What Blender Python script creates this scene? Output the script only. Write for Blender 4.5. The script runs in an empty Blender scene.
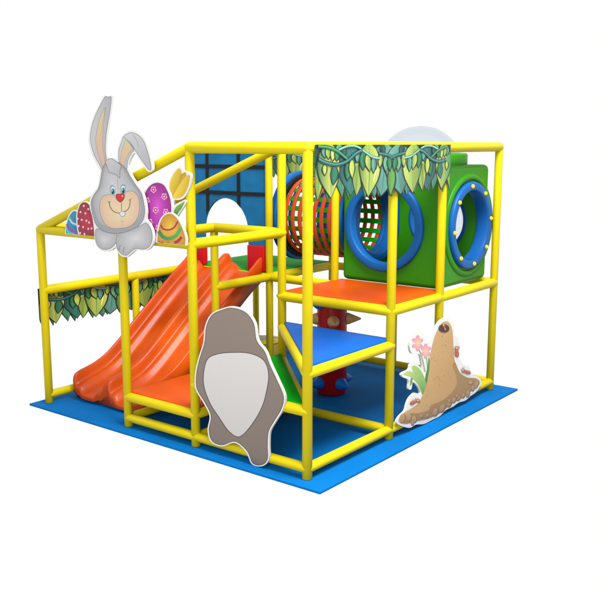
import bpy, bmesh, math, random
from mathutils import Vector, Matrix
random.seed(7)
PI = math.pi
sc = bpy.context.scene
COL = sc.collection

# ------------------------------------------------------------------ camera
CAM = Vector((-5.0742, -3.8964, 2.5736)); FPX = 862.94
PITCH, YAW = math.radians(10.2121), math.radians(38.0277)
FW = Vector((math.cos(YAW)*math.cos(PITCH), math.sin(YAW)*math.cos(PITCH), -math.sin(PITCH)))
RT = Vector((math.sin(YAW), -math.cos(YAW), 0)); UPV = RT.cross(FW)
cd = bpy.data.cameras.new('camera'); cam = bpy.data.objects.new('camera', cd); COL.objects.link(cam)
cd.sensor_width = 36; cd.sensor_fit = 'HORIZONTAL'; cd.lens = 36*FPX/600; cd.clip_end = 200; cd.clip_start = .05
cam.matrix_world = Matrix.Translation(CAM) @ Matrix((RT, UPV, -FW)).transposed().to_4x4()
sc.camera = cam

def onplane(x, y, ax, v):
    """a point traced from the photograph, at its real distance on the plane where the board stands"""
    d = FW + RT*((x-300)/FPX) - UPV*((y-300)/FPX)
    return CAM + d*((v-CAM[ax])/d[ax])

# grid of the frame: X runs along the right face, Y along the left face
U1, U2, U3 = 1.2165, 2.0907, 3.2974
W1, W2, W3 = 1.1856, 2.0409, 3.2014
ZT, ZR, ZD = 2.55, 1.7588, 1.155

# ------------------------------------------------------------------ materials
def lin(c):
    return tuple(((v/255)/12.92 if v/255 <= .04045 else ((v/255+.055)/1.055)**2.4) for v in c)
def mat(name, col, rough=.5, var=.0, vscale=3., bump=0., bscale=60., coat=0., spec=.5, col2=None, detail=4.):
    m = bpy.data.materials.new(name); m.use_nodes = True
    nt = m.node_tree; b = nt.nodes['Principled BSDF']
    b.inputs['Roughness'].default_value = rough
    b.inputs['Specular IOR Level'].default_value = spec*.5
    b.inputs['Coat Weight'].default_value = coat
    b.inputs['Coat Roughness'].default_value = .12
    b.inputs['Base Color'].default_value = (*col, 1)
    tc = nt.nodes.new('ShaderNodeTexCoord')
    if var or col2:
        n = nt.nodes.new('ShaderNodeTexNoise'); n.inputs['Scale'].default_value = vscale; n.inputs['Detail'].default_value = detail
        nt.links.new(tc.outputs['Object'], n.inputs['Vector'])
        r = nt.nodes.new('ShaderNodeValToRGB')
        r.color_ramp.elements[0].position = .32; r.color_ramp.elements[1].position = .68
        c2 = col2 or tuple(c*(1-var) for c in col)
        r.color_ramp.elements[0].color = (*c2, 1); r.color_ramp.elements[1].color = (*col, 1)
        nt.links.new(n.outputs['Fac'], r.inputs['Fac']); nt.links.new(r.outputs['Color'], b.inputs['Base Color'])
    if bump:
        n2 = nt.nodes.new('ShaderNodeTexNoise'); n2.inputs['Scale'].default_value = bscale; n2.inputs['Detail'].default_value = 3
        nt.links.new(tc.outputs['Object'], n2.inputs['Vector'])
        bp = nt.nodes.new('ShaderNodeBump'); bp.inputs['Strength'].default_value = bump; bp.inputs['Distance'].default_value = .01
        nt.links.new(n2.outputs['Fac'], bp.inputs['Height']); nt.links.new(bp.outputs['Normal'], b.inputs['Normal'])
    return m

M = {}
M['yellow'] = mat('yellow_foam', (.46, .372, .001), .45, .08, 2.5, .10, 12, spec=.3)
M['mat'] = mat('blue_eva_mat', (.001, .104, .325), .75, .12, 2., .12, 220, spec=.08)
M['orange_pad'] = mat('orange_vinyl', (.50, .062, .003), .40, .08, 3., .15, 9, spec=.18)
M['blue_pad'] = mat('blue_vinyl', (.003, .078, .36), .40, .10, 3., .15, 9, spec=.15)
M['green_pad'] = mat('green_vinyl', (.001, .235, .006), .5, .10, 3., .12, 9, spec=.04)
M['slide'] = mat('orange_plastic', (.47, .066, .001), .36, .0, 1.4, .16, 5, coat=.06, spec=.35, col2=(.30, .028, .001), detail=3)
M['box'] = mat('green_plastic', (.022, .175, .003), .42, .12, 1.5, .05, 8, spec=.3)
M['ring'] = mat('blue_plastic', (.003, .075, .26), .42, .08, 2., .05, 8, spec=.35)
M['bolt'] = mat('yellow_plastic', (.55, .47, .01), .35, .05)
M['black'] = mat('black_rubber', (.008, .008, .010), .6, .1, spec=.3)
M['hoop'] = mat('orange_red_foam', (.42, .050, .010), .55, .1, 4., spec=.25)
M['strap'] = mat('green_webbing', (.002, .24, .006), .6, .1, 30., spec=.2)
M['navy'] = mat('blue_webbing', (.004, .045, .22), .6, .1, 30., spec=.2)
M['red_pad'] = mat('red_vinyl', (.42, .006, .010), .42, .1, 3., .1, 9, spec=.2)
M['red_drum'] = mat('dark_red_vinyl', (.28, .003, .006), .34, .1, 3., .06, 8, spec=.35)
M['net_panel'] = mat('blue_cloth', (.003, .115, .27), .5, .25, 5., .6, 7, spec=.3)
M['spike_blue'] = mat('blue_soft_plastic', (.004, .12, .48), .35, .08, spec=.3)
M['spike_beige'] = mat('beige_soft_plastic', (.44, .27, .12), .45, .08, spec=.3)
M['board_edge'] = mat('white_board_edge', (.46, .46, .44), .5, .05, 8.)
M['stool_side'] = mat('tan_vinyl', (.42, .30, .05), .5, .1)

def printed():
    m = bpy.data.materials.new('printed_board'); m.use_nodes = True
    nt = m.node_tree; b = nt.nodes['Principled BSDF']; b.inputs['Roughness'].default_value = .42
    a = nt.nodes.new('ShaderNodeAttribute'); a.attribute_name = 'Col'
    tc = nt.nodes.new('ShaderNodeTexCoord'); n = nt.nodes.new('ShaderNodeTexNoise')
    n.inputs['Scale'].default_value = 120; n.inputs['Detail'].default_value = 2
    nt.links.new(tc.outputs['Object'], n.inputs['Vector'])
    mr = nt.nodes.new('ShaderNodeMapRange'); mr.inputs['To Min'].default_value = .93; mr.inputs['To Max'].default_value = 1.05
    nt.links.new(n.outputs['Fac'], mr.inputs['Value'])
    mx = nt.nodes.new('ShaderNodeVectorMath'); mx.operation = 'SCALE'
    nt.links.new(a.outputs['Color'], mx.inputs[0]); nt.links.new(mr.outputs['Result'], mx.inputs['Scale'])
    nt.links.new(mx.outputs['Vector'], b.inputs['Base Color'])
    return m
M['print'] = printed()

def dome_mat():
    m = bpy.data.materials.new('clear_dome'); m.use_nodes = True
    nt = m.node_tree; nt.nodes.clear()
    o = nt.nodes.new('ShaderNodeOutputMaterial'); t = nt.nodes.new('ShaderNodeBsdfTransparent')
    t.inputs['Color'].default_value = (.865, .90, .935, 1)
    g = nt.nodes.new('ShaderNodeBsdfGlossy'); g.inputs['Roughness'].default_value = .08; g.inputs['Color'].default_value = (.85, .9, .95, 1)
    l = nt.nodes.new('ShaderNodeLayerWeight'); l.inputs['Blend'].default_value = .18
    x = nt.nodes.new('ShaderNodeMixShader'); mu = nt.nodes.new('ShaderNodeMath'); mu.operation = 'MULTIPLY'; mu.inputs[1].default_value = .07
    nt.links.new(l.outputs['Fresnel'], mu.inputs[0]); nt.links.new(mu.outputs[0], x.inputs['Fac'])
    nt.links.new(t.outputs[0], x.inputs[1]); nt.links.new(g.outputs[0], x.inputs[2]); nt.links.new(x.outputs[0], o.inputs['Surface'])
    return m
M['dome'] = dome_mat()

# ------------------------------------------------------------------ object helpers
def thing(name, label, cat, loc=(0, 0, 0), group=None):
    o = bpy.data.objects.new(name, None); COL.objects.link(o); o.location = loc; o.empty_display_size = .1
    o['label'] = label; o['category'] = cat
    if group: o['group'] = group
    return o
def link(name, me, m, parent=None, smooth=False, bevel=0.):
    me.materials.clear(); me.materials.append(m)
    for p in me.polygons: p.use_smooth = smooth
    o = bpy.data.objects.new(name, me); COL.objects.link(o)
    if parent:
        o.parent = parent
        root = Vector(parent.location) if parent.parent is None else Vector((0, 0, 0))
        if parent.type == 'EMPTY': o.location = -root      # meshes are written in world coordinates
    if bevel:
        b = o.modifiers.new('bevel', 'BEVEL'); b.width = bevel; b.segments = 3; b.limit_method = 'ANGLE'
        for p in me.polygons: p.use_smooth = True
        b.harden_normals = False
    return o
def obj(name, bm, m, parent=None, smooth=False, bevel=0.):
    bmesh.ops.recalc_face_normals(bm, faces=bm.faces)
    me = bpy.data.meshes.new(name); bm.to_mesh(me); bm.free()
    return link(name, me, m, parent, smooth, bevel)
def tag(o, label, cat, group=None):
    o['label'] = label; o['category'] = cat
    if group: o['group'] = group
    return o
def frame_of(d):
    d = d.normalized(); a = Vector((0, 0, 1)) if abs(d.z) < .9 else Vector((1, 0, 0))
    x = a.cross(d).normalized(); return x, d.cross(x)
def rings(bm, prof, a, d, n=28, cap=True):
    """lathe: prof is a list of (distance along d, radius)"""
    x, y = frame_of(d); d = d.normalized(); R = []
    for t, r in prof:
        if r < 1e-5: R.append([bm.verts.new(a+d*t)]); continue
        R.append([bm.verts.new(a+d*t+(x*math.cos(2*PI*k/n)+y*math.sin(2*PI*k/n))*r) for k in range(n)])
    for A, B in zip(R, R[1:]):
        for k in range(n):
            k2 = (k+1) % n
            if len(A) == 1 and len(B) == 1: continue
            if len(A) == 1: bm.faces.new((A[0], B[k], B[k2]))
            elif len(B) == 1: bm.faces.new((A[k], A[k2], B[0]))
            else: bm.faces.new((A[k], A[k2], B[k2], B[k]))
    if cap:
        if len(R[0]) > 1: bm.faces.new(R[0])
        if len(R[-1]) > 1: bm.faces.new(R[-1])
def ringbody(bm, prof, a, d, n=64):
    """closed ring: prof loop of (t, r)"""
    x, y = frame_of(d); d = d.normalized()
    R = [[bm.verts.new(a+d*t+(x*math.cos(2*PI*k/n)+y*math.sin(2*PI*k/n))*r) for k in range(n)] for t, r in prof]
    for A, B in zip(R, R[1:]+R[:1]):
        for k in range(n): bm.faces.new((A[k], A[(k+1) % n], B[(k+1) % n], B[k]))
def rrect(t0, t1, r0, r1, c=.012):
    return [(t0+c, r0), (t1-c, r0), (t1-c*.3, r0+c*.3), (t1, r0+c), (t1, r1-c), (t1-c*.3, r1-c*.3), (t1-c, r1), (t0+c, r1), (t0+c*.3, r1-c*.3), (t0, r1-c), (t0, r0+c), (t0+c*.3, r0+c*.3)]
def prism(bm, pts, z0, z1):
    a = [bm.verts.new((x, y, z0)) for x, y in pts]; b = [bm.verts.new((x, y, z1)) for x, y in pts]
    n = len(pts); bm.faces.new(a[::-1]); bm.faces.new(b)
    for i in range(n): bm.faces.new((a[i], a[(i+1) % n], b[(i+1) % n], b[i]))
def V(w, u, z): return Vector((w, u, z))

# ------------------------------------------------------------------ mat
bm = bmesh.new()
prism(bm, [(-.148, -.235), (3.397, -.235), (3.397, 3.427), (-.148, 3.427)], -.022, 0)
tag(obj('floor_mat', bm, M['mat'], bevel=.004), 'flat square blue foam mat under the whole play frame', 'floor mat')

# ------------------------------------------------------------------ frame
fr = thing('play_frame', 'yellow foam covered pipe frame of posts and rails standing on the blue mat', 'play frame')
def post(w, u, z1, r=.040):
    bm = bmesh.new(); z0 = 0.001
    rings(bm, [(0, r-.006), (.004, r), (z1-z0-.03, r), (z1-z0-.012, r-.005), (z1-z0, r-.02)], V(w, u, z0), V(0, 0, 1))
    return obj('post', bm, M['yellow'], fr, True)
def beam(a, b, r=.046, name='rail', poke=0):
    a = V(*a); b = V(*b); d = (b-a).normalized(); L = (b-a).length
    bm = bmesh.new()
    e0 = [(-.066, .006), (-.060, .012), (-.018, r-.004), (-.006, r)] if poke in (1, 3) else [(-.034, .012), (-.028, r*.55), (-.016, r*.86), (0, r)]
    e1 = [(.006, r), (.018, r-.004), (.060, .012), (.066, .006)] if poke in (2, 3) else [(0, r), (.016, r*.86), (.028, r*.55), (.034, .012)]
    rings(bm, e0+[(L+t, q) for t, q in e1], a, d)
    return obj(name, bm, M['yellow'], fr, True)
TOP = ZT
for w, u, z in [(0, 0, TOP), (0, U1, TOP), (0, U2, ZR), (0, U3, ZR), (W1, 0, TOP), (W2, 0, TOP), (W3, 0, TOP),
                (W1, U1, TOP), (W1, U2, ZR), (W2, U1, TOP), (W2, U2, TOP), (W2, U3, TOP), (W3, U3, TOP), (W3, U2, TOP), (W3, U1, TOP), (W1, U3, ZD)]:
    post(w, u, z)
def B(z, *pts, **k):
    for (a, b) in zip(pts, pts[1:]): beam((*a, z), (*b, z), **k)
B(TOP, (0, U1), (0, 0), (W3, 0), (W3, U3), (W2, U3), (W2, U2), r=.047)
B(TOP, (0, U1), (W1, U1), (W2, U1), r=.044); B(TOP, (W2, U2), (W2, U1), r=.044)
B(ZR, (0, U3), (0, U2), (0, U1)); B(ZR, (0, U1), (W1, U1), poke=2); B(ZR, (W1, U1), (W1, U2), (0, U2))
B(ZR, (0, U3), (W1, U3))
beam((0, U3, ZR), (0, U1, TOP), .043, 'sloping_rail'); beam((W1, U3, ZR), (W1, U1, TOP+.01), .043, 'sloping_rail')
B(ZD, (0, U3), (W1, U3), (W2, U3), (W3, U3)); B(ZD, (W1, U2), (W2, U2), (W3, U2)); B(ZD, (W2, U2), (W2, U1))
B(ZD, (W1, U1), (W1, 0), poke=1); B(ZD, (W1, 0), (W2, 0), (W3, 0)); B(ZD, (W1, U1), (W2, U1), (W2, 0))
B(ZD, (W3, 0), (W3, U1), (W3, U2), (W3, U3)); B(ZD, (W2, U3), (W2, U2))
ZG = .085
B(ZG, (0, U2), (0, U1), (0, 0), (W1, 0), (W2, 0), (W3, 0), (W3, U1), (W3, U2), (W3, U3), (W2, U3), (W1, U3), (0, U3), r=.041)
B(ZG, (W1, 0), (W1, U1), (0, U1), r=.041); B(ZG, (0, U2), (W1, U2), r=.041)
B(.283, (0, U2), (0, U1), (W1, U1), r=.043)
B(.848, (0, 0), (W1, 0), r=.044, poke=2); B(.848, (0, 0), (W1, U1), r=.044, poke=2)
B(.548, (0, 0), (0, U1), r=.045); B(.548, (0, 0), (W1, U1), r=.038)

# ------------------------------------------------------------------ decks
def deck(name, pts, z0, z1, m, label, cat='deck pad', grp=None):
    bm = bmesh.new(); prism(bm, pts, z0, z1)
    return tag(obj(name, bm, m, bevel=.014), label, cat, grp)
e = .012
deck('deck_pad', [(W1+e, e), (W2+.10, e), (W2+.10, U1-e), (W1+e, U1-e)], ZD-.01, ZD+.058, M['orange_pad'], 'high square orange vinyl deck pad in front of the green tunnel box')
deck('deck_pad', [(e, U1+e), (W1-e, U1+e), (W1-e, U2-e), (e, U2-e)], .28, .340, M['orange_pad'], 'low orange vinyl deck pad near the floor beside the foot of the slide')
deck('deck_pad', [(W2-.02, U2+e), (W3-e, U2+e), (W3-e, U3-e), (W2-.02, U3-e)], ZD-.01, ZD+.052, M['green_pad'], 'green vinyl deck pad at the top of the slide behind the arch')
deck('triangular_shelf', [(.02, .005), (W1+.02, .01), (W1+.02, U1-.005)], .862, .912, M['blue_pad'], 'blue triangular climbing shelf below the high orange deck', 'climbing shelf')
deck('triangular_shelf', [(-.0, .03), (W1-.01, U1+.01), (-.0, U1+.01)], .545, .603, M['green_pad'], 'green triangular climbing shelf behind the grey-brown board, lower than the blue one', 'climbing shelf')

# ------------------------------------------------------------------ slide
def interp(tab, x):
    if x <= tab[0][0]: return tab[0][1]
    for (a, b), (c, d) in zip(tab, tab[1:]):
        if x <= c:
            t = (x-a)/(c-a); return b+(d-b)*t
    return tab[-1][1]
def catmull(P, n=8, closed=True):
    out = []; N = len(P); rng = range(N) if closed else range(N-1)
    for i in rng:
        p0, p1, p2, p3 = (P[(i-1) % N], P[i], P[(i+1) % N], P[(i+2) % N]) if closed else (P[max(i-1, 0)], P[i], P[i+1], P[min(i+2, N-1)])
        for k in range(n):
            t = k/n
            out.append(tuple(.5*((2*b)+(-a+c)*t+(2*a-5*b+4*c-d)*t*t+(-a+3*b-3*c+d)*t**3) for a, b, c, d in zip(p0, p1, p2, p3)))
    if not closed: out.append(tuple(P[-1]))
    return out
# stations from the deck down to the lip: (w, trough z, rim z, underside z)
ST = [(2.075, 1.205, 1.215, 1.16), (2.06, 1.205, 1.30, 1.14), (2.035, 1.20, 1.365, 1.11), (1.97, 1.17, 1.355, 1.07), (1.85, 1.09, 1.27, 1.00), (1.65, .94, 1.135, .86),
      (1.45, .79, .985, .70), (1.25, .63, .83, .54), (1.05, .47, .675, .37), (.85, .32, .52, .18), (.68, .22, .405, .07), (.52, .165, .335, .02),
      (.40, .135, .305, .004), (.32, .110, .288, .003), (.27, .092, .270, .003), (.243, .078, .245, .003), (.232, .060, .200, .003), (.234, .030, .10, .003)]
ST = catmull(ST, 6, False)
UA, UB = 2.165, 3.235
def hprof(s):
    # two lanes; rims at the sides and between, a shoulder half way down each wall
    x = abs((s*2) % 1.0 - .5)*2       # 0 mid lane, 1 at a rim
    def sm(a, b, v):
        v = min(1, max(0, (v-a)/(b-a))); return v*v*(3-2*v)
    return .38*sm(.30, .62, x)+.62*sm(.70, .93, x)
sl = thing('slide', 'orange double lane plastic slide running down to the front left of the mat', 'slide', (1.1, 2.7, 0))
bm = bmesh.new(); NS = 96; rows = []
for (w, zt, zr, zb) in ST:
    row = []
    tend = max(0, (.55-w)/.32)
    for k in range(NS+1):
        s = k/NS; u = UA+(UB-UA)*s
        h = hprof(s)
        ed = min(s, 1-s)
        lip = -.035*tend*(math.sin(PI*((s*2) % 1.0))**.6 if 0 < s < 1 else 0) + .02*tend
        z = zt+(zr-zt)*h
        if ed < .02: z -= (.02-ed)/.02*.018
        row.append(bm.verts.new((w+lip, u, z)))
    # underside going back
    for k in range(12):
        s = 1-k/11; uu = UA+(UB-UA)*s; inset = .012 if k in (0, 11) else 0
        row.append(bm.verts.new((w+.01*tend+.05*tend**8, uu+(-inset if s > .5 else inset), zb)))
    rows.append(row)
for A, C in zip(rows, rows[1:]):
    n = len(A)
    for k in range(n): bm.faces.new((A[k], A[(k+1) % n], C[(k+1) % n], C[k]))
bm.faces.new(rows[0]); bm.faces.new(rows[-1][::-1])
obj('chute', bm, M['slide'], sl, True)

# ------------------------------------------------------------------ arch panel
ap = thing('arch_panel', 'blue cloth wall panel with black strap grid and arched opening above the slide', 'panel', (W2, 2.7, ZD))
Ya, Yb = 2.135, 3.25; AC, AH, AZ, AT = 2.715, .335, 1.62, 1.985
XP = W2-.012
def plate(bm, poly, x0, x1):
    a = [bm.verts.new((x0, u, z)) for u, z in poly]; b = [bm.verts.new((x1, u, z)) for u, z in poly]; n = len(poly)
    bm.faces.new(a); bm.faces.new(b[::-1])
    for i in range(n): bm.faces.new((a[i], a[(i+1) % n], b[(i+1) % n], b[i]))
arc = [(AC+AH*math.cos(t), AZ+(AT-AZ)*math.sin(t)) for t in [PI*k/32 for k in range(33)]]
poly = [(Ya, 1.49), (Ya, 2.52), (Yb, 2.52), (Yb, 1.49), (AC+AH, 1.49)]+arc+[(AC-AH, 1.49)]
bm = bmesh.new(); plate(bm, poly, XP, XP+.03); obj('cloth_wall', bm, M['net_panel'], ap)
def archz(u):
    q = 1-((u-AC)/AH)**2
    return AZ+(AT-AZ)*math.sqrt(q) if q > 0 else 1.49
def strap(u0, u1, z0, z1):
    bm = bmesh.new(); plate(bm, [(u0, z0), (u1, z0), (u1, z1), (u0, z1)], XP-.006, XP-.001); obj('strap', bm, M['black'], ap)
for u in (2.985, 2.512):
    us = [u-.022+.044*k/8 for k in range(9)]; bm = bmesh.new()
    plate(bm, [(q, archz(q)) for q in us]+[(u+.022, 2.52), (u-.022, 2.52)], XP-.006, XP-.001); obj('strap', bm, M['black'], ap)
for z in (2.335, 2.045):
    bm = bmesh.new(); plate(bm, [(Ya, z-.02), (Yb, z-.02), (Yb, z+.02), (Ya, z+.02)], XP-.010, XP-.0065); obj('strap', bm, M['black'], ap)
for u0, u1 in ((Ya, AC-AH+.005), (AC+AH-.005, Yb)):
    bm = bmesh.new(); plate(bm, [(u0, ZD+.055), (u1, ZD+.055), (u1, 1.488), (u0, 1.488)], XP-.02, XP+.045); obj('red_pad', bm, M['red_pad'], ap, bevel=.01)

# ------------------------------------------------------------------ green box
BX0, BX1, BY0, BY1, BZ0, BZ1 = 2.145, 3.125, .055, 1.205, ZD+.048, 2.375
BC = V((BX0+BX1)/2+.02, .625, 1.785)
bx = thing('tunnel_box', 'green plastic cube crawl box with round blue openings at the right end', 'crawl box', (2.63, .6, BZ0))
def cube_bm(x0, x1, y0, y1, z0, z1):
    bm = bmesh.new(); prism(bm, [(x0, y0), (x1, y0), (x1, y1), (x0, y1)], z0, z1); return bm
def tmp(bm):
    bmesh.ops.recalc_face_normals(bm, faces=bm.faces)
    me = bpy.data.meshes.new('tmp'); bm.to_mesh(me); bm.free(); o = bpy.data.objects.new('tmp', me); COL.objects.link(o); return o
bm = cube_bm(BX0, BX1, BY0, BY1, BZ0, BZ1)
bmesh.ops.bevel(bm, geom=[e for e in bm.edges], offset=.055, segments=5, affect='EDGES', profile=.5)
base = tmp(bm)
cut = []
bm = cube_bm(BX0+.05, BX1-.05, BY0+.05, BY1-.05, BZ0+.04, BZ1-.05); cut.append(tmp(bm))
def cyl(a, d, L, r):
    bm = bmesh.new(); rings(bm, [(0, r), (L, r)], a, d, 64); return tmp(bm)
RI = .372
cut.append(cyl(V(BX0-.1, .695, BC.z), V(1, 0, 0), .3, RI)); cut.append(cyl(V(BX1-.2, BC.y, BC.z), V(1, 0, 0), .3, .318))
cut.append(cyl(V(BC.x+.045, BY0-.1, BC.z), V(0, 1, 0), .3, .355)); cut.append(cyl(V(BC.x, BY1-.2, BC.z), V(0, 1, 0), .3, RI))
cut.append(cyl(V(BC.x, BC.y-.02, BZ1-.2), V(0, 0, 1), .3, RI))
for c in cut:
    md = base.modifiers.new('b', 'BOOLEAN'); md.operation = 'DIFFERENCE'; md.object = c; md.solver = 'EXACT'
dg = bpy.context.evaluated_depsgraph_get()
me = bpy.data.meshes.new_from_object(base.evaluated_get(dg)); me.name = 'shell'
for o in cut+[base]: bpy.data.objects.remove(o)
sh = link('shell', me, M['box'], bx, True)
es = sh.modifiers.new('wn', 'WEIGHTED_NORMAL'); es.keep_sharp = True
me.set_sharp_from_angle(angle=math.radians(40))
def port_ring(c, d, out, inn, r0, r1, name='opening_ring', parent=bx):
    bm = bmesh.new(); ringbody(bm, rrect(-inn, out, r0, r1, .016), c, d); return obj(name, bm, M['ring'], parent, True)
def embossed(c, d, name='raised_rim'):
    bm = bmesh.new(); ringbody(bm, [(-.01, .44), (.018, .455), (.018, .49), (-.01, .525)], c, d); return obj(name, bm, M['box'], bx, True)
PC = BC.x+.045
R1 = port_ring(V(BX0, .695, BC.z), V(-1, 0, 0), .045, .06, .366, .455)
R2 = port_ring(V(PC, BY0, BC.z), V(0, -1, 0), .045, .10, .345, .43); embossed(V(PC, BY0, BC.z), V(0, -1, 0))
R3 = port_ring(V(BX1, BC.y, BC.z), V(1, 0, 0), .05, .055, .305, .355)
R4 = port_ring(V(BC.x, BY1, BC.z), V(0, 1, 0), .03, .12, .355, .45)
def cap(c, d, r, hgt, name, parent, n=14):
    Rs = (r*r+hgt*hgt)/(2*hgt); bm = bmesh.new(); prof = []
    for k in range(n+1):
        t = hgt*k/n; q = Rs*Rs-(Rs-hgt+t)**2; prof.append((t, math.sqrt(max(0, q)) if k < n else 0))
    rings(bm, prof, c, d, 64, cap=False); return obj(name, bm, M['dome'], parent, True)
cap(V(PC, BY0-.03, BC.z), V(0, -1, 0), .350, .16, 'window_dome', bx)
cap(V(BX1+.03, BC.y, BC.z), V(1, 0, 0), .31, .12, 'window_dome', bx)
for ring, c, d, rr in ((R2, V(PC, BY0-.045, BC.z), V(0, -1, 0), .388),):
    x, y = frame_of(d)
    for k in range(8):
        a = 2*PI*(k+.5*0+.15)/8; p = c+(x*math.cos(a)+y*math.sin(a))*rr
        bm = bmesh.new(); rings(bm, [(-.004, .020), (.006, .022), (.016, .018), (.023, .009), (.025, 0)], p, d, 14); obj('bolt', bm, M['bolt'], ring, True)
bm = bmesh.new(); ringbody(bm, rrect(-.03, .115, .40, .475, .02), V(BC.x, BC.y-.02, BZ1), V(0, 0, 1)); obj('roof_collar', bm, M['box'], bx, True)
cap(V(BC.x, BC.y-.02, BZ1+.10), V(0, 0, 1), .41, .285, 'roof_dome', bx, 20)

# ------------------------------------------------------------------ net tunnel
tn = thing('net_tunnel', 'round crawl tunnel of orange hoops and green straps between deck and box', 'crawl tunnel', (BC.x, 1.65, 1.3))
TA, TB = BY1+.035, U2+.03
TC = V(BC.x, 0, BC.z)
for nm, u0, u1, r0, r1, mm in (('end_ring', TB-.02, TB+.06, .375, .50, M['ring']), ('rubber_band', TB-.055, TB-.022, .40, .468, M['black']), ('end_ring', TA-.002, TA+.05, .375, .485, M['ring'])):
    bm = bmesh.new(); ringbody(bm, rrect(u0, u1, r0, r1, .012), TC, V(0, 1, 0)); obj(nm, bm, mm, tn, True)
NH = 8
hu = [TA+.10+(TB-.10-TA-.10)*k/(NH-1) for k in range(NH)]
for u in hu:
    bm = bmesh.new(); ringbody(bm, rrect(u-.024, u+.024, .408, .432, .008), TC, V(0, 1, 0)); obj('hoop', bm, M['hoop'], tn, True)
for k in range(23):
    a0 = 2*PI*(k+.5)/23; hw = .066; bm = bmesh.new(); vs = []
    for r in (.402, .408):
        for a in (a0-hw, a0+hw):
            for u in (TA, TB): vs.append(bm.verts.new((TC.x+r*math.cos(a), u, TC.z+r*math.sin(a))))
    for f in ((0, 1, 3, 2), (4, 6, 7, 5), (0, 4, 5, 1), (2, 3, 7, 6), (0, 2, 6, 4), (1, 5, 7, 3)): bm.faces.new([vs[i] for i in f])
    obj('net_strap', bm, M['strap'], tn)
def halfband(u0, u1, r=.397):
    bm = bmesh.new(); prev = None
    for k in range(25):
        a = PI*.62+PI*.62*k/24
        c = [bm.verts.new((TC.x+q*math.cos(a), u, TC.z+q*math.sin(a))) for q in (r, r+.003) for u in (u0, u1)]
        if prev:
            for i, j in ((0, 1), (1, 3), (3, 2), (2, 0)): bm.faces.new((prev[i], prev[j], c[j], c[i]))
        prev = c
    obj('blue_webbing', bm, M['navy'], tn)
halfband(hu[1]+.02, hu[2]-.02); halfband(hu[2]+.02, hu[3]-.02); halfband(hu[6]+.02, hu[7]-.02)
bm = bmesh.new(); rings(bm, [(0, .024), (.14, .024)], V(BC.x, TB-.14, ZD+.052), V(0, 0, 1), 14); obj('support_foot', bm, M['black'], tn, True)

# ------------------------------------------------------------------ spiky drum
dr = thing('spiky_climbing_drum', 'dark red foam drum with blue and beige cones around the post under the orange deck', 'climbing drum', (W2, U1, 0))
bm = bmesh.new(); rings(bm, [(0, .135), (.012, .150), (.03, .155), (1.05, .155), (1.07, .150), (1.08, .135)], V(W2, U1+.03, .002), V(0, 0, 1), 40); obj('drum', bm, M['red_drum'], dr, True)
camA = math.atan2(CAM.y-U1, CAM.x-W2)
def spike(z, deg, m, L=.15, r=.062, nm='cone'):
    a = camA+math.radians(deg); d = V(math.cos(a), math.sin(a), -.06 if m == 'spike_blue' else -.02)
    bm = bmesh.new(); rings(bm, [(.12, r*.9), (.15, r), (.175, r*.98), (.20, r*.80), (.155+L*.7, r*.42), (.155+L*.95, r*.16), (.155+L, 0)], V(W2, U1+.03, z), d, 20)
    obj(nm, bm, M[m], dr, True)
for a in (-52, 38, 128, 218): spike(.14, a, 'spike_blue', .13, .066, 'blue_cone')
for a in (12, 100, 192, 280): spike(.35, a, 'spike_beige', .15, .055, 'beige_cone')
for a in (-48, 42, 132, 222): spike(.60, a, 'spike_blue', .13, .066, 'blue_cone')
for a in (5, 95, 185, 275): spike(.80, a, 'spike_beige', .15, .062, 'beige_cone')
for a in (-55, 50, 132, 222): spike(.985, a, 'spike_blue', .10, .066, 'blue_cone')

# ------------------------------------------------------------------ stool
SX, SY = 2.80, 2.82
st = thing('round_stool', 'small round tan play stool with pastel patterned top at the back of the mat', 'stool', (SX, SY, 0))
bm = bmesh.new(); rings(bm, [(0, .20), (.01, .205), (.18, .205), (.195, .20)], V(SX, SY, .002), V(0, 0, 1), 40); obj('drum_side', bm, M['stool_side'], st, True)
bm = bmesh.new(); rings(bm, [(0, .21), (.008, .215), (.022, .215), (.03, .208)], V(SX, SY, .198), V(0, 0, 1), 40); tp = obj('patterned_top', bm, M['bolt'], st, True)

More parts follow.
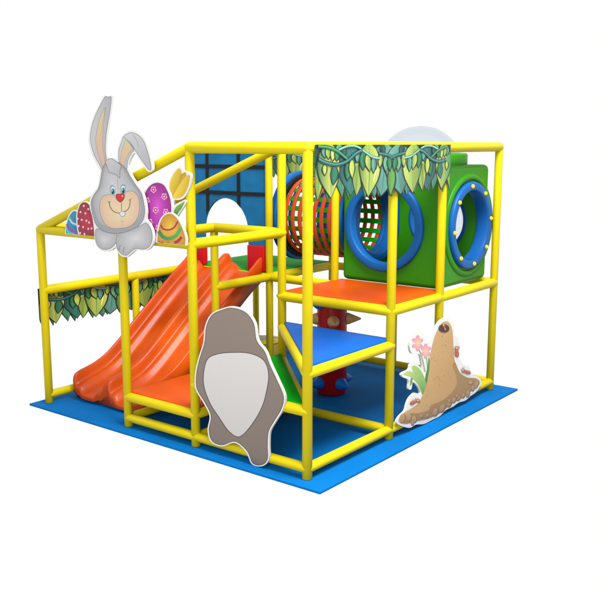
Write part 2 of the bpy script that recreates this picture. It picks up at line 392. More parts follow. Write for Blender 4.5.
# ------------------------------------------------------------------ printed boards
LART = .60
class Art:
    """a flat printed board: pushes coloured polygons, each a little in front of the one below, on a vertical plane"""
    def __init__(s, ax, v, thick=.018, to3=None):
        s.ax, s.v, s.th = ax, v, thick; s.V = []; s.F = []; s.C = []; s.layer = 0; s.to3 = to3
        s.EV = []; s.EF = []
    def p3(s, x, y, off=0):
        if s.to3: return s.to3(x, y, off)
        p = onplane(x, y, s.ax, s.v); p[s.ax] -= off; return p
    def poly(s, pts, col, col2=None, grad=None, layer=None):
        """col→col2 along grad ((x0,y0),(x1,y1)) in drawing coordinates"""
        if layer is None: s.layer += 1; layer = s.layer
        bm = bmesh.new(); vs = [bm.verts.new((x, y, 0)) for x, y in pts]
        try: f = bm.faces.new(vs); f.normal_update()
        except ValueError: bm.free(); return
        bmesh.ops.triangulate(bm, faces=[f], ngon_method='EAR_CLIP')
        bm.verts.index_update(); b0 = len(s.V)
        c1 = [c*LART for c in lin(col)]; c2 = [c*LART for c in lin(col2)] if col2 else c1
        for v in bm.verts:
            s.V.append(s.p3(v.co.x, v.co.y, .00005*layer)); t = 0
            if col2 and grad:
                (ax, ay), (bx_, by_) = grad; dx, dy = bx_-ax, by_-ay
                t = min(1, max(0, ((v.co.x-ax)*dx+(v.co.y-ay)*dy)/(dx*dx+dy*dy)))
            s.C.append(tuple(a+(b-a)*t for a, b in zip(c1, c2))+(1,))
        for f in bm.faces: s.F.append([b0+v.index for v in f.verts])
        bm.free()
    def smooth(s, pts, col, col2=None, grad=None, n=6, ol=None, ow=.5):
        P = catmull(pts, n)
        if ol: s.poly(P, ol); P = inset(P, ow)
        s.poly(P, col, col2, grad)
    def radial(s, P, edge, mid, c, n=7, pw=1.0):
        for k in range(n):
            f = 1-k/n; t = (k/(n-1))**pw
            s.poly([(c[0]+(x-c[0])*f, c[1]+(y-c[1])*f) for x, y in P], tuple(a+(b-a)*t for a, b in zip(edge, mid)))
    def ell(s, cx, cy, rx, ry, col, rot=0, n=18, col2=None, grad=None):
        c, q = math.cos(rot), math.sin(rot)
        s.poly([(cx+rx*math.cos(t)*c-ry*math.sin(t)*q, cy+rx*math.cos(t)*q+ry*math.sin(t)*c) for t in [2*PI*k/n for k in range(n)]], col, col2, grad)
    def stroke(s, pts, w, col, n=6, taper=False, col2=None, grad=None):
        P = catmull(pts, n, False); L, R = [], []
        for i, p in enumerate(P):
            a = P[max(0, i-1)]; b = P[min(len(P)-1, i+1)]; dx, dy = b[0]-a[0], b[1]-a[1]; q = math.hypot(dx, dy) or 1
            ww = w/2*(1 if not taper else max(.15, math.sin(PI*min(1, max(0, (i+.5)/len(P))))**.6))
            L.append((p[0]-dy/q*ww, p[1]+dx/q*ww)); R.append((p[0]+dy/q*ww, p[1]-dx/q*ww))
        s.poly(L+R[::-1], col, col2, grad)
    def back(s, pts, n=6, smooth=True, face=(238, 238, 234)):
        """the board itself: a thick cut-out, white on its face"""
        P = catmull(pts, n) if smooth else pts
        s.poly(P, face, layer=0)
        bm = bmesh.new(); f = bm.faces.new([bm.verts.new((x, y, 0)) for x, y in P]); f.normal_update(); bmesh.ops.triangulate(bm, faces=[f], ngon_method='EAR_CLIP'); bm.verts.index_update()
        N = len(P); b0 = len(s.EV)
        for v in bm.verts: s.EV.append(s.p3(v.co.x, v.co.y, -.0006))
        for v in bm.verts:
            s.EV.append(s.p3(v.co.x, v.co.y, -.0006)+s.depth())
        for f in bm.faces:
            i = [v.index for v in f.verts]; s.EF.append([b0+q for q in i]); s.EF.append([b0+N+q for q in i[::-1]])
        bm.free()
        for i in range(N): s.EF.append([b0+i, b0+(i+1) % N, b0+N+(i+1) % N, b0+N+i])
    def depth(s):
        d = Vector((0, 0, 0)); d[s.ax] = s.th; return d
    def done(s, name, label, cat, group=None, edge='board_edge'):
        me = bpy.data.meshes.new(name); me.from_pydata([tuple(v) for v in s.EV], [], s.EF); me.update()
        bm = bmesh.new(); bm.from_mesh(me); bmesh.ops.recalc_face_normals(bm, faces=bm.faces); bm.to_mesh(me); bm.free()
        lo = Vector((sum(v[0] for v in s.EV)/len(s.EV), sum(v[1] for v in s.EV)/len(s.EV), min(v[2] for v in s.EV)))
        root = thing(name, label, cat, lo, group)
        link('board', me, M[edge], root)
        m2 = bpy.data.meshes.new('printed_face'); m2.from_pydata([tuple(v) for v in s.V], [], s.F); m2.update()
        ca = m2.color_attributes.new('Col', 'FLOAT_COLOR', 'POINT')
        for i, c in enumerate(s.C): ca.data[i].color = c
        link('printed_face', m2, M['print'], root)
        return root
def inset(P, d):
    n = len(P); out = []
    A = sum(P[i][0]*P[(i+1) % n][1]-P[(i+1) % n][0]*P[i][1] for i in range(n)); sg = 1 if A > 0 else -1
    for i in range(n):
        a, b = P[i-1], P[(i+1) % n]; dx, dy = b[0]-a[0], b[1]-a[1]; q = math.hypot(dx, dy) or 1
        out.append((P[i][0]-sg*dy/q*d, P[i][1]+sg*dx/q*d))
    return out

GRY, GRL, OL = (186, 187, 190), (205, 206, 208), (120, 120, 124)
def arc_(P, n=5): return catmull(P, n, False)
# --- eggs and tulip stand on the rail, just behind the rabbit
WF = -.052
def clipb(P, yb0, x0, yb1, x1):
    # flat bottom along the rail
    return [(x, min(y, yb0+(yb1-yb0)*(x-x0)/(x1-x0))) for x, y in P]
def rail_y(x): return 233.6+(245.6-233.6)*(x-65)/(186-65)
a = Art(0, WF, .016)
a.back(arc_([(65, rail_y(65)), (65.4, 228), (66.3, 221.7), (69.2, 214), (72.5, 210.4), (76, 210.2), (79, 216), (81, 224), (81, rail_y(81))]), 5, False)
E1 = [(65.8, rail_y(65)-.3), (66.2, 228), (67.2, 222), (70, 215), (73, 211.6), (76, 211.5), (78.5, 217), (80, 225), (80, rail_y(80)-.3)]
E1 = arc_(E1); a.poly(E1, (40, 150, 190), (30, 110, 170), ((67, 220), (80, 222)))
a.stroke([(69.3, 217.5), (71.6, 222), (75, 224.5), (78.5, 224.6)], 2.6, (60, 185, 205)); a.stroke([(69.6, 219), (72, 222.6), (76, 224.2), (80, 224)], 1.2, (225, 228, 215))
a.stroke([(66.6, 224), (70, 229.5), (75, 231.8), (80, 231)], 1.9, (150, 60, 170)); a.stroke([(66.2, 229), (69, 233), (72.5, 234)], 1.0, (110, 200, 215))
a.stroke([(66.1, 227), (69, 231.5), (75, 234)], 1.0, (70, 180, 205))
a.done('egg_cutout', 'turquoise egg cutout with white and purple curved stripes, leftmost of the eggs', 'egg cutout', 'egg cutouts on the front rail')
a = Art(0, WF-.010, .016)
RE = [(78.3, rail_y(78)), (76.8, 227), (76.2, 219), (76.6, 211.7), (79, 204.5), (82.5, 201.4), (86.7, 201.6), (90.5, 205), (94, 212), (96.5, 222), (97, rail_y(97))]
RE = arc_(RE); a.back(RE, 5, False); RI_ = inset(RE, 1.1); RI_ = [(x, min(y, rail_y(x)-.2)) for x, y in RI_]
RI_[0] = (79.2, rail_y(79)-.2); RI_[-1] = (96, rail_y(96)-.2)
a.radial(RI_, (150, 20, 48), (205, 22, 70), (88, 222), 7)
for x, y in ((345, 130), (305, 205), (365, 220), (322, 298), (377, 308), (285, 372), (338, 385), (400, 405), (303, 457), (355, 468), (272, 285), (410, 330), (440, 400), (400, 170)):
    a.ell(55+x/12, 195+y/12, .95, 1.15, (240, 215, 220), n=10)
a.done('egg_cutout', 'crimson egg cutout with small white dots beside the rabbit', 'egg cutout', 'egg cutouts on the front rail')
a = Art(0, WF, .016)
TO = [(171.2, 203), (170.2, 197), (168, 190), (169, 181), (171.5, 174.5), (175.5, 168.5), (179.8, 166.2), (182.5, 168.5), (185, 170.8), (188, 171.8), (191.3, 174.3), (191, 181), (188.5, 190), (184, 197.5), (178.5, 200), (174.5, 200),
      (174, 206), (178, 203), (185, 200), (186.3, 202), (182.5, 209), (178, 216), (176, 222), (171, 222)]
a.back(TO, 4); 
a.smooth([(171, 196), (169.4, 189), (170.4, 181), (173, 175), (177, 169.6), (179.4, 168.3), (181.5, 172), (181, 182), (178, 191), (174, 198)], (235, 205, 40), (200, 160, 20), ((170, 180), (180, 184)))
a.smooth([(177, 197), (178, 186), (180.5, 176), (184, 172.4), (186.5, 174), (186.5, 184), (183, 194)], (190, 150, 25), (215, 180, 40), ((179, 180), (186, 184)))
a.smooth([(173, 197.6), (177, 189), (182, 181), (187, 175.5), (190, 175.6), (189.5, 182), (187, 190), (183, 196), (178.5, 198.4)], (240, 215, 60), (205, 165, 25), ((176, 186), (189, 190)))
a.stroke([(172.5, 197.5), (172.2, 203), (172.4, 210)], 1.5, (70, 130, 50)); a.smooth([(173, 214), (176, 207), (181, 203.4), (184.7, 201.6), (182, 208), (178, 213.5), (175, 218), (173, 220)], (120, 175, 70), (60, 130, 50), ((176, 206), (180, 214)))
a.done('tulip_cutout', 'yellow tulip cutout with green leaf behind the two right eggs', 'flower cutout')
a = Art(0, WF-.018, .016)
PE = [(152.5, rail_y(152)), (148, 228), (144, 212), (143, 200), (144.2, 192), (147.5, 186.5), (152, 182.8), (158, 181.4), (164.5, 184), (169, 191.3), (171.9, 200.5), (172.5, 212), (170, 228), (166, rail_y(166))]
PE = arc_(PE); a.back(PE, 5, False); PI_ = inset(PE, 1.3); PI_ = [(x, min(y, rail_y(x)-.2)) for x, y in PI_]; PI_[0] = (153.5, rail_y(153)-.2); PI_[-1] = (165, rail_y(165)-.2)
a.radial(PI_, (150, 12, 135), (215, 70, 205), (158, 205), 8)
for x, y in ((153.5, 189.5), (164.3, 196.5), (155.8, 210), (147, 200.5), (166, 212), (150, 222), (158.5, 228)):
    for k in range(5):
        t = 2*PI*k/5+.3; a.ell(x+1.75*math.cos(t), y+2.1*math.sin(t), 1.35, 1.5, (238, 170, 200), n=10)
    a.ell(x, y, 1.9, 2.2, (190, 30, 150), n=12); a.ell(x, y, .8, .9, (245, 225, 200), n=10)
a.done('egg_cutout', 'tall magenta egg cutout with pink flowers, between rabbit and tulip', 'egg cutout', 'egg cutouts on the front rail')
a = Art(0, WF-.030, .016)
YE = [(155.8, rail_y(156)), (156.6, 232), (159.5, 220.5), (164, 214.3), (169.3, 212.3), (174.5, 214.2), (179.7, 220), (184, 229), (186.6, 238), (186.4, rail_y(186))]
YE = arc_(YE); a.back(YE, 5, False); YI = inset(YE, 1.3); YI = [(x, min(y, rail_y(x)-.2)) for x, y in YI]; YI[0] = (157.3, rail_y(157)-.2); YI[-1] = (184.6, rail_y(184)-.2)
a.radial(YI, (205, 145, 25), (235, 190, 60), (170, 226), 6)
a.stroke([(160.6, 224.8), (163, 228.6), (168.5, 230), (174, 227.5), (177.8, 221.5)], 1.7, (175, 30, 60)); a.stroke([(158.5, 231), (163, 236.8), (169, 238.6), (176, 235.6), (181, 227.5)], 3.6, (30, 125, 85), col2=(90, 175, 80), grad=((158, 232), (181, 236)))
a.stroke([(158.2, 241), (163, 243.2)], 1.2, (200, 90, 40)); a.stroke([(174.5, 242.8), (178.5, 240.6), (181.6, 237)], 2.8, (175, 25, 70)); a.ell(168, 242.6, 1.2, .8, (200, 100, 40)); a.ell(163, 241.6, .9, .7, (200, 100, 40))
a.done('egg_cutout', 'yellow egg cutout with red and green curved bands, rightmost of the eggs', 'egg cutout', 'egg cutouts on the front rail')

# --- rabbit
a = Art(0, WF-.048, .020)
a.back([(103.2, 96), (107, 96), (110, 96), (113.7, 96), (113, 105), (111, 118), (109, 131), (107.5, 145), (107.8, 156), (110.5, 157.3), (114, 158.4), (117, 158.4), (117.2, 151), (118.8, 143.5), (122, 136.4), (127, 131.7), (132, 130.3), (138, 132), (144, 137.5), (148.5, 147), (151.5, 158), (152.7, 168.5), (150.6, 172), (147, 170.6),
        (141, 162.5), (135.5, 153.8), (133, 154.3), (130, 160), (128.3, 167), (131.5, 175.5), (136.5, 183.5), (142, 191.5), (144.8, 200), (146.5, 210), (146.3, 219.5), (150, 224), (153.4, 233), (153.3, 243), (149, 249), (143, 251), (136.5, 250.3), (132, 253), (127, 257), (121.7, 256.2), (117.7, 252), (115.5, 247.5), (111.7, 250.2), (105, 251.7), (98.3, 248.5),
        (94.9, 241.7), (94, 230), (92.3, 217), (89.8, 208), (89.6, 200), (92.3, 194), (97, 187.5), (98.8, 180), (100, 172), (97.5, 166), (93.2, 158), (89.9, 148.7), (88.5, 139.3), (90.3, 126), (95, 112.7), (99.5, 103.5)], 4)
a.smooth([(104.6, 97), (108, 97), (111.4, 97), (110.6, 108), (108.4, 122), (106.3, 135), (105.6, 150), (106.8, 163), (104.5, 174), (99.5, 165), (94.5, 156), (91.3, 146), (90.2, 137), (92.2, 124), (96.8, 112)], GRL, (176, 177, 182), ((92, 130), (110, 130)), ol=OL)
a.smooth([(105.7, 107.3), (104.3, 118), (103, 132), (102.8, 146), (105, 160), (106, 167), (103.5, 169.5), (99, 157), (96, 145), (96, 135), (98.5, 123), (102, 113)], (218, 203, 160), (226, 180, 160), ((102, 112), (102, 165)), ol=(150, 140, 125), ow=.35)
a.smooth([(119, 163), (118.4, 152), (121, 143), (124.5, 136.5), (134, 149), (131.5, 153.5), (128, 161), (126.5, 170), (121, 169)], GRL, GRY, ((119, 150), (132, 155)), ol=OL)
a.smooth([(126.6, 140.5), (132.3, 148), (129, 153.3), (125.8, 160), (123.6, 168), (120.4, 164), (121.2, 153), (123.5, 145)], (216, 200, 150), (228, 180, 160), ((128, 142), (122, 165)), ol=(150, 140, 125), ow=.35)
a.smooth([(123.8, 136.8), (128, 133.2), (133, 132.6), (139, 135.4), (143.8, 141), (147.3, 150), (150, 160), (151.4, 169), (148.8, 170), (143, 162.3), (136, 152), (130.5, 143.5)], GRL, (180, 181, 186), ((128, 136), (148, 160)), ol=OL)
a.stroke([(133, 135), (136.5, 140), (139, 147)], .5, (150, 150, 155))
LP = [(96, 229), (95.3, 238), (97, 244.4), (100.5, 248.3), (105.3, 249.8), (111, 248.2), (115.5, 243.5), (118, 236), (112, 231), (104, 229.5)]
a.smooth(LP, OL); a.radial(catmull(inset(LP, .5), 5), (180, 181, 185), (208, 208, 210), (104, 240), 5)
RP = [(116.4, 246.5), (116, 239), (119, 233), (127, 229), (138, 226.5), (145.5, 222.7), (149.5, 226), (152.1, 233), (152, 241.5), (148.8, 247.4), (143, 249.4), (136.5, 248.8), (131.4, 251.5), (127, 255.3), (122.2, 254.5), (118.2, 250.6)]
a.smooth(RP, OL); a.radial(catmull(inset(RP, .5), 5), (178, 179, 183), (212, 212, 214), (136, 238), 6)
a.stroke([(119, 250), (119.6, 247), (121, 244.8)], .55, OL); a.stroke([(123.5, 253), (123.7, 249.5), (124.6, 246.5)], .55, OL)
HD = [(104.6, 164), (111, 160.6), (119, 162.6), (126, 168.4), (130.5, 176.5), (136, 185), (141.5, 193), (143.7, 201.5), (145, 211.5), (142.8, 221), (136.2, 227.8), (127, 231.8), (115, 233.8), (104, 231.4), (96.4, 225.3), (93.2, 216.5), (91.2, 207.5), (91.3, 200.5), (94, 194.6), (98.3, 188.3), (100.4, 180), (101.8, 171.5)]
a.smooth(HD, OL); a.radial(catmull(inset(HD, .55), 5), (160, 161, 166), (206, 207, 209), (113, 186), 9, .45)
FC = [(100.2, 201), (102.4, 196.8), (107.3, 194.4), (113, 194.6), (118, 196.5), (122, 194.5), (128, 191), (134, 191.5), (138.2, 196.4), (139.8, 203.5), (139.2, 213.3), (135.9, 221.4), (130, 226.4), (121.7, 228.4), (111.7, 228.4), (105, 224), (100.8, 215.2), (99.6, 207)]
a.smooth(FC, (140, 135, 132)); a.radial(catmull(inset(FC, .5), 5), (228, 190, 160), (232, 216, 172), (121, 212), 7, .7)
a.smooth([(105.5, 161.3), (111, 158.4), (116, 161), (121.3, 165.5), (120.4, 170.5), (120, 178), (115.5, 174.6), (109, 172.2), (107.3, 166.5)], (200, 201, 204), (182, 183, 187), ((108, 162), (119, 175)), ol=OL)
a.stroke([(117.5, 179), (118, 184), (118.3, 190)], .4, (160, 160, 164))
for cx, cy in ((113.0, 190.6), (123.4, 189.8)):
    a.ell(cx-.3, cy-.6, 2.9, 5.2, (160, 161, 165), .12 if cx > 118 else -.12); a.ell(cx, cy+.2, 2.3, 4.2, (235, 240, 240)); a.ell(cx+.1, cy+.9, 2.1, 3.4, (70, 170, 195)); a.ell(cx+.1, cy+1.2, 1.15, 2.2, (12, 18, 25)); a.ell(cx-.5, cy+.1, .45, .7, (245, 250, 250))
a.smooth([(120.4, 193.9), (123.2, 192.8), (125, 195.2), (124.2, 199), (121.6, 201.9), (119.6, 202), (116.6, 199), (116, 195.4), (118, 193.6)], (150, 10, 18)); a.smooth([(120.4, 194.7), (123, 193.7), (124.3, 195.5), (123.4, 198.6), (121.2, 201), (119.8, 201), (117.3, 198.6), (116.8, 195.8), (118.3, 194.4)], (215, 15, 28))
a.ell(122.8, 196, .7, .9, (250, 200, 200))
a.stroke([(121.6, 202), (121.8, 206.5), (121.8, 211)], .5, (120, 80, 60)); a.stroke([(109.3, 202), (110.6, 207.3), (114.2, 211.6), (119.4, 213), (122, 211.6)], .65, (110, 65, 50)); a.stroke([(122, 211.6), (126.5, 210.8), (129.6, 206.6), (130.5, 200.2)], .65, (110, 65, 50))
a.stroke([(108, 201.3), (109.3, 202.2), (111, 201.2)], .5, (110, 65, 50)); a.stroke([(128.8, 200), (130.5, 199.6), (131.6, 198.3)], .5, (110, 65, 50))
a.smooth([(120.2, 212.2), (122.8, 211.3), (125.3, 212), (125.4, 214.6), (123.6, 216.6), (121, 216), (120, 214)], (225, 225, 232), ol=(130, 110, 110), ow=.35)
a.ell(122.6, 221.5, 1.6, .5, (222, 180, 140)); a.ell(122.8, 224, 1.0, .45, (222, 184, 146))
a.done('rabbit_cutout', 'flat grey cartoon rabbit board with red nose and one folded ear', 'rabbit cutout')

# --- plain stand-in board in place of the figure on the lower front bay
a = Art(0, WF, .020)
TB_ = [(222, 308.5), (232, 306.5), (246, 311), (255, 323), (258, 340), (266, 351), (271, 364), (278, 379), (285, 396), (283, 409), (276, 421), (270, 432), (269, 446), (269, 459), (263, 466), (252, 464.5), (246, 452), (235, 443), (222, 446.5), (211, 442), (207.5, 430), (209.5, 416), (203.5, 403), (195.5, 389), (195, 374), (198, 359), (203, 343), (205, 326), (211, 314)]
a.back(TB_, 5); P = catmull(inset(TB_, 1.5), 5)
a.poly(catmull(inset(TB_, 1.3), 5), (62, 54, 50)); a.poly(catmull(inset(TB_, 1.9), 5), (140, 125, 115), (128, 113, 104), ((220, 320), (240, 460)))
OV = [(206, 361), (216, 354), (232, 352), (250, 353), (264, 360), (269, 374), (267, 391), (262, 408), (252, 425), (240, 437), (229, 432), (219, 418), (209, 402), (203, 382)]
a.smooth(OV, (70, 62, 58)); a.poly(catmull(inset(OV, .8), 6), (218, 215, 213), (208, 204, 202), ((225, 360), (250, 425)))
a.done('plain_cutout_board', 'rounded grey-brown board with pale oval leaning on the low front rails', 'cutout board')

# --- anthill
a = Art(1, -.060, .020)
AO = [(396.5, 422.5), (400, 416), (405, 411), (407, 404), (410, 397.5), (415, 393), (419, 394), (420.5, 392), (418, 386.5), (413, 382), (411.5, 389), (408.5, 388.5), (408.8, 380), (403, 377.3), (401.6, 373.5), (409, 369.5), (410.5, 364.5), (416, 363.2), (422, 368.5), (420.8, 358), (419, 354), (412, 353.5), (409.6, 346), (411.5, 336), (416, 330.8), (421.5, 331.2), (424.5, 336.5), (426, 340.5), (430.3, 340.3),
      (432.6, 334.5), (436, 327), (440.5, 320.7), (446, 317.8), (450.5, 320.5), (453.3, 327), (454.6, 335.8), (457.8, 337.5), (460, 346), (459.8, 358), (463.5, 364.8), (469, 366.5), (471.6, 374), (476.5, 376), (481.5, 380.5), (480, 386.5), (475.5, 392.7), (470.5, 396), (465.5, 400.5), (459, 402.5), (452.5, 407), (446, 410), (440, 416), (432, 420), (424, 424), (416, 424.6), (410, 427.8), (402.5, 426.3)]
a.back(AO, 3)
GR = [(60, 140, 60), (110, 180, 70), (150, 200, 90)]
a.stroke([(418.5, 348), (422, 358), (425, 372)], 1.5, (140, 175, 120)); a.stroke([(426, 354), (427, 362), (428, 374)], 1.3, (140, 175, 120))
a.smooth([(427, 392), (425, 380), (427.5, 366), (429, 356), (430.5, 372), (430, 386)], (60, 150, 55), (40, 110, 45), ((426, 360), (430, 390)))
a.smooth([(424, 395), (417, 380), (412.5, 370.5), (411.8, 366.6), (416, 365.8), (421.5, 371.5), (425.5, 381), (427, 392)], (170, 205, 110), (90, 165, 60), ((413, 368), (426, 392)))
a.smooth([(423, 396), (418, 385), (411, 377.5), (403.6, 374.5), (409, 371), (416, 374.4), (422, 382), (425.5, 394)], (190, 215, 130), (75, 155, 60), ((404, 374), (424, 394)))
a.smooth([(410, 386), (410.6, 379), (412.5, 378), (412, 383)], (80, 150, 60))
for fx, fy, s_ in ((417.5, 343.2, 1.0), (425.7, 351.2, .95)):
    for k in range(6):
        t = 2*PI*k/6+.55; a.ell(fx+3.7*s_*math.cos(t)*.85, fy+5.0*s_*math.sin(t), 2.05*s_, 3.1*s_, (244, 196, 200), rot=t-PI/2, col2=(230, 150, 165), grad=((fx, fy), (fx+5*math.cos(t), fy+6*math.sin(t))))
    a.ell(fx, fy, 1.4*s_, 1.7*s_, (235, 215, 90))
TAN, TAD = (206, 164, 104), (166, 126, 70)
HL = [(437.5, 330), (442, 323), (447.5, 321.5), (451.5, 327), (453, 336), (453.6, 350), (455, 362), (459.5, 372), (467, 377.3), (475.5, 378.3), (479.6, 381.5), (478, 386.3), (471, 391.5), (465, 396.5), (452.5, 403.5), (439, 413.8), (427.5, 419), (417, 421.4), (405, 424.2), (398.4, 421.3), (402.5, 413.8), (411, 408.5), (418.5, 402.5), (424.5, 390), (428.6, 373), (430.3, 355), (433.5, 340)]
a.smooth(HL, TAN, (194, 148, 88), ((432, 360), (456, 372)), n=4)
a.smooth([(455, 362), (459.5, 372), (467, 377.3), (475.5, 378.4), (479, 382), (477, 387), (471, 391.3), (465, 396), (452.5, 403), (439, 413.3), (427.5, 418.5), (417, 421), (405, 423.8), (402, 419), (410, 413.5), (419, 413), (428, 410.5), (431, 405), (438, 402.5), (445, 398.5), (452, 392), (456.5, 384), (455.5, 374), (452.5, 366)], TAD, n=4)
for x, y, rx, ry, r in ((402, 418, 3, 5, .2), (408.5, 417, 2.6, 4.6, .1), (414, 419, 2.4, 3.6, -.1), (435, 412, 2.6, 4.4, .3), (442, 408, 2.6, 4.6, .4), (421, 416, 1.6, 2, 0), (427, 415.5, 1.5, 2.2, .2), (449, 404, 2.1, 3.2, .4), (453.5, 400, 2, 3, .5), (458, 398, 1.8, 2.8, .5), (449, 401, 1.5, 2, 0), (467.5, 393.5, 1.8, 3.8, .3), (463, 395.5, 1.5, 2.6, .3), (470, 382.5, 2.3, 2.2, 0), (476, 384, 1.8, 4.4, .3), (472.5, 388, 1.6, 3, .2), (456.5, 396, 1.2, 1.7, 0), (412, 423, 1.5, 2, 0)):
    a.ell(x+.5, y+.5, rx, ry, (128, 98, 60), r); a.ell(x, y, rx*.9, ry*.9, (196, 158, 104), r, col2=(172, 134, 84), grad=((x, y-ry), (x, y+ry)))
for k in range(46):
    y = random.uniform(334, 408); t = (y-334)/74; x = random.uniform(435-t*14, 451+t*2); a.ell(x, y, .35, .4, random.choice(((165, 124, 74), (222, 190, 140))), n=6)
a.ell(443.6, 328.3, 5.4, 4.2, (60, 40, 22), .1); a.ell(443.8, 329, 4.4, 3.1, (35, 22, 12), .1)
def ant(x, y, rot, s_=1.0, d=1):
    c, q = math.cos(rot), math.sin(rot)
    def T(px, py): return (x+(px*c-py*q)*s_, y+(px*q+py*c)*s_)
    for k in (-1, 0, 1):
        a.stroke([T(k*1.2, 0), T(k*1.9, 2.6*d), T(k*2.4, 3.6*d)], .45*s_, (150, 50, 15)); a.stroke([T(k*1.2, 0), T(k*1.6, -2.2*d)], .4*s_, (150, 50, 15))
    for px, rx, ry in ((3.4, 3.0, 2.1), (0, 1.6, 1.4), (-3.2, 2.2, 2.0)):
        p = T(px, 0); a.ell(p[0], p[1], rx*s_, ry*s_, (120, 35, 10), rot); a.ell(p[0]-.15, p[1]-.25, rx*s_*.82, ry*s_*.78, (240, 125, 45), rot, col2=(205, 75, 20), grad=((x, y-2), (x, y+2)))
    p = T(-3.4, -.3); a.ell(p[0], p[1], .75*s_, .8*s_, (240, 235, 235)); a.ell(p[0], p[1]+.1, .35*s_, .4*s_, (20, 20, 40))
    a.stroke([T(-3.8, -1.6), T(-4.8, -3.6)], .4*s_, (150, 50, 15)); a.stroke([T(-3.0, -1.6), T(-3.2, -4.0)], .4*s_, (150, 50, 15))
ant(414.8, 401.5, PI-.45, .9); ant(456.3, 351, PI/2-.05, .95, 1); ant(465, 371.3, .35, .85); ant(443.6, 327.2, 1.2, .62)
a.done('anthill_cutout', 'flat tan anthill board with orange ants and two pink flowers', 'anthill cutout')

# ------------------------------------------------------------------ leaf banners
# drawing coordinates: the left half of the front banner, 7.5 units per photo pixel, from (310,135)
def local(x, y):
    p = onplane(310+x/7.5, 135+y/7.5, 1, -.05); return p.x, p.z-2.574
SC_ = local(600, 100)[0]                     # the pattern mirrors here
G1, G2, G3, LM, LM2, TL, TL2, PT, DT, YG = (14, 115, 66), (40, 135, 84), (88, 155, 70), (158, 188, 66), (92, 152, 60), (44, 124, 114), (14, 92, 88), (104, 164, 146), (8, 52, 46), (190, 200, 92)
LEAVES = [(50, 200, 42, 488, 62, LM2, LM), (100, 70, 120, 497, 60, G2, G1), (205, 70, 226, 468, 96, PT, G2), (255, 200, 275, 478, 50, TL, G1), (290, 70, 292, 452, 170, TL2, TL), (345, 200, 332, 455, 78, YG, LM2), (395, 200, 400, 470, 50, G3, G2), (468, 220, 468, 470, 78, PT, TL),
          (505, 300, 500, 455, 40, G2, G1), (125, 66, 140, 472, 168, G2, YG), (545, 66, 518, 455, 200, TL, PT), (600, 240, 600, 452, 56, G3, LM2), (425, 66, 420, 462, 158, G3, YG),
          (85, 100, 95, 172, 34, PT, TL), (120, 90, 120, 180, 40, LM, LM2), (155, 100, 150, 195, 38, YG, LM), (185, 110, 180, 195, 34, G2, G1), (92, 225, 92, 302, 30, LM, YG), (166, 235, 154, 372, 50, TL, G1), (265, 215, 262, 338, 46, G1, G2), (296, 190, 298, 322, 40, YG, LM), (338, 130, 334, 205, 34, PT, TL),
          (380, 130, 380, 262, 46, G1, G2), (412, 150, 430, 272, 44, YG, LM2), (458, 170, 456, 284, 36, PT, TL), (512, 150, 504, 244, 32, YG, LM2), (550, 165, 552, 276, 36, PT, G3), (576, 170, 582, 266, 30, G1, G2), (230, 90, 240, 160, 36, DT, TL2), (520, 72, 540, 140, 30, DT, TL2)]
VINES = [([(40, 85), (110, 92), (180, 118), (235, 160), (270, 190)], 20, G1), ([(195, 112), (260, 84), (330, 86), (400, 132), (450, 165), (505, 176)], 16, PT), ([(45, 180), (100, 208), (180, 222), (260, 195), (320, 142), (375, 112)], 22, TL2), ([(495, 136), (560, 150), (612, 172)], 18, TL2)]
def leaf_shape(bx, by, tx, ty, w):
    L = []; R = []; n = 10; dx, dy = tx-bx, ty-by; q = math.hypot(dx, dy); nx, ny = -dy/q, dx/q
    for k in range(n+1):
        t = k/n; ww = w/2*interp([(0, .3), (.08, .62), (.22, .88), (.4, 1), (.55, .95), (.7, .74), (.82, .47), (.92, .22), (1, 0)], t)
        bend = math.sin(t*PI)*w*.06*(1 if tx >= bx else -1)
        px, py = bx+dx*t, by+dy*t
        L.append((px+nx*(ww+bend), py+ny*(ww+bend))); R.append((px-nx*(ww-bend), py-ny*(ww-bend)))
    return L, R
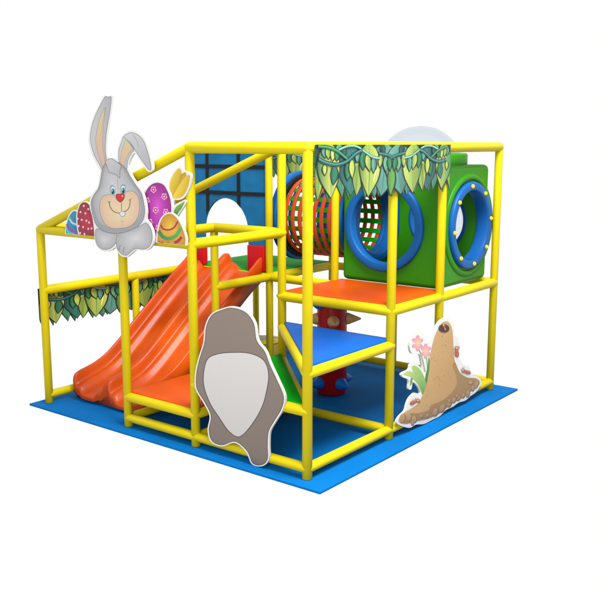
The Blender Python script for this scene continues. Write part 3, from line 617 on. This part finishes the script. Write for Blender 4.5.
def banner(name, label, ax, v, s0, sgn, ztop, s_len, scale=1.0, vs=1.0):
    """s runs left to right along the rail from s0; drawing mirrored past the pattern's middle and repeated"""
    def to3(x, y, off):
        p = Vector((0, 0, 0)); oth = 1-ax
        p[ax] = v-off; p[oth] = s0+sgn*x; p.z = ztop+y; return p
    a = Art(ax, v, .005, to3)
    halves = []; base = 0
    def place(pts, k):
        out = []
        for x, y in pts:
            s, h = local(x, y); s *= scale; h = min(h*vs, -.002); S = SC_*scale
            s = s if k % 2 == 0 else 2*S-s
            out.append((s+(k//2)*2*S, h))
        return out
    def clip(P):
        return [(min(max(x, 0), s_len), y) for x, y in P]
    K = int(math.ceil(s_len/(SC_*scale)))
    band = [(0, 0), (s_len, 0)]+[(s_len-(s_len*i/24), -.17-.02*(i % 2)) for i in range(25)]
    a.back(band, smooth=False, face=DT)
    a.poly([(0, 0), (s_len, 0), (s_len, -.17), (0, -.17)], DT)
    for (bx_, by_, tx, ty, w, c1, c2) in LEAVES:
        for k in range(K):
            for grow, cols in ((8, None), (-1.5, (c1, c2))):
                L, R = leaf_shape(bx_, by_-grow*.3, tx, ty+grow*1.0, w+grow*2)
                P = place(L+R[::-1], k)
                if min(q[0] for q in P) > s_len-.02 or max(q[0] for q in P) < .01: continue
                P = clip(P)
                P2 = []
                for q in P:
                    if not P2 or math.hypot(q[0]-P2[-1][0], q[1]-P2[-1][1]) > 1e-5: P2.append(q)
                if len(P2) < 4: continue
                if cols is None:
                    a.poly(P2, (12, 32, 26)); a_back(a, P2)
                else:
                    xs = [q[0] for q in P2]; ya = sum(q[1] for q in P2)/len(P2)
                    c1_, c2_ = (cols if k % 2 == 0 else cols[::-1])
                    a.poly(P2, c1_, c2_, ((min(xs), ya), (max(xs), ya)))
                    if w > 44:
                        half = place((L[1:] if bx_ % 20 else R[1:])+[(bx_+(tx-bx_)*t_/8, by_+(ty-by_)*t_/8) for t_ in range(7, 0, -1)], k)
                        if max(q[0] for q in half) < s_len-.01: a.poly(half, tuple(int(c*.78) for c in c1_), tuple(int(c*.95) for c in c2_), ((min(q[0] for q in half), 0), (max(q[0] for q in half), 0)))
                    if w > 60:
                        m = place([(bx_, by_+20), ((bx_+tx)/2+w*.05, (by_+ty)/2), (tx, ty-12)], k)
                        if max(q[0] for q in m) < s_len-.01: a.stroke(m, .006, tuple(int(c*.55) for c in c1_), 4, True)
                        if w > 140:
                            m = place([(bx_+w*.30, by_+w*.6), (bx_+w*.34, by_+(ty-by_)*.45), (bx_+w*.22, by_+(ty-by_)*.72)], k)
                            if max(q[0] for q in m) < s_len-.01: a.stroke(m, .014, tuple(min(255, int(c*1.0+60)) for c in c2_), 4, True)
    for pts, w, c in VINES:
        for k in range(K):
            m = [q for q in place(pts, k)]
            m = [q for q in m if 0.0 <= q[0] <= s_len-.005]
            if len(m) < 2: continue
            a.stroke(m, w/7.5/128*1.35*scale, (10, 34, 28)); a.stroke(m, w/7.5/128*.95*scale, c); a.stroke([(q[0], q[1]+.003) for q in m], w/7.5/128*.3*scale, tuple(min(255, q+60) for q in c))
    return a.done(name, label, 'leaf banner', edge='leaf_edge')
def a_back(a, P):
    N = len(P); bm = bmesh.new()
    f = bm.faces.new([bm.verts.new((x, y, 0)) for x, y in P]); f.normal_update(); bmesh.ops.triangulate(bm, faces=[f], ngon_method='EAR_CLIP'); bm.verts.index_update(); b0 = len(a.EV)
    for v in bm.verts: a.EV.append(a.p3(v.co.x, v.co.y, -.0006))
    for v in bm.verts: a.EV.append(a.p3(v.co.x, v.co.y, -.0006)+a.depth())
    for f in bm.faces:
        i = [v.index for v in f.verts]; a.EF.append([b0+q for q in i]); a.EF.append([b0+N+q for q in i[::-1]])
    bm.free()
    for i in range(N): a.EF.append([b0+i, b0+(i+1) % N, b0+N+(i+1) % N, b0+N+i])
M['leaf_edge'] = mat('dark_green_vinyl', (.03, .10, .06), .5, .1)
banner('leaf_banner', 'printed green leaf banner hanging from the top rail at the front right', 1, -.057, 0.015, 1, 2.574, 2.05)
banner('leaf_banner', 'printed green leaf banner hanging from the low left side rail behind the slide', 1, U3+.06, -.022, 1, 1.165, 1.98, 1.0, .95)
banner('leaf_banner', 'small printed green leaf banner at the back above the net tunnel', 0, W3-.055, U3-.03, -1, 2.53, 1.15, .95, .88)

# stool top print
a_cols = [(200, 120, 90), (110, 190, 160), (225, 225, 190), (120, 180, 200), (220, 160, 120)]
bm = bmesh.new()
for k in range(22):
    t = random.uniform(0, 2*PI); r = random.uniform(0, .17); c = V(SX+r*math.cos(t), SY+r*math.sin(t), .2287+.0002*k); n = 7
    bm.faces.new([bm.verts.new(c+V(.04*math.cos(2*PI*i/n)*random.uniform(.7, 1.2), .035*math.sin(2*PI*i/n), 0)) for i in range(n)])
me = bpy.data.meshes.new('pastel_print'); bm.to_mesh(me); bm.free()
ca = me.color_attributes.new('Col', 'FLOAT_COLOR', 'CORNER')
for p in me.polygons:
    c = a_cols[p.index % 5]
    for li in p.loop_indices: ca.data[li].color = tuple(v*LART for v in lin(c))+(1,)
me.materials.append(M['print']); o = bpy.data.objects.new('pastel_print', me); COL.objects.link(o); o.parent = tp

# ------------------------------------------------------------------ light
w = bpy.data.worlds.new('World'); sc.world = w; w.use_nodes = True
bg = w.node_tree.nodes['Background']; bg.inputs['Color'].default_value = (1, 1, 1, 1); bg.inputs['Strength'].default_value = 1.0
def area(name, loc, tgt, size, power):
    l = bpy.data.lights.new(name, 'AREA'); l.shape = 'DISK'; l.size = size; l.energy = power; l.color = (1, .985, .96)
    o = bpy.data.objects.new(name, l); COL.objects.link(o); o.location = loc
    d = Vector(tgt)-Vector(loc); o.rotation_euler = d.to_track_quat('-Z', 'Y').to_euler(); return o
cen = Vector((1.5, 1.5, .8)); hor = Vector((math.cos(YAW), math.sin(YAW), 0))
area('softbox', cen-hor*3.6+RT*1.9+V(0, 0, 6.5), cen, 3.2, 1300)
area('fill_softbox', cen-hor*7.5-RT*1.5+V(0, 0, 1.9), cen-V(0, 0, .3), 3.5, 270)

sc.view_settings.view_transform = 'Standard'; sc.view_settings.look = 'None'; sc.view_settings.exposure = 0; sc.view_settings.gamma = 1
sc.render.engine = 'CYCLES'; sc.cycles.transparent_max_bounces = 24; sc.cycles.max_bounces = 8
sc.render.resolution_x = sc.render.resolution_y = 1024
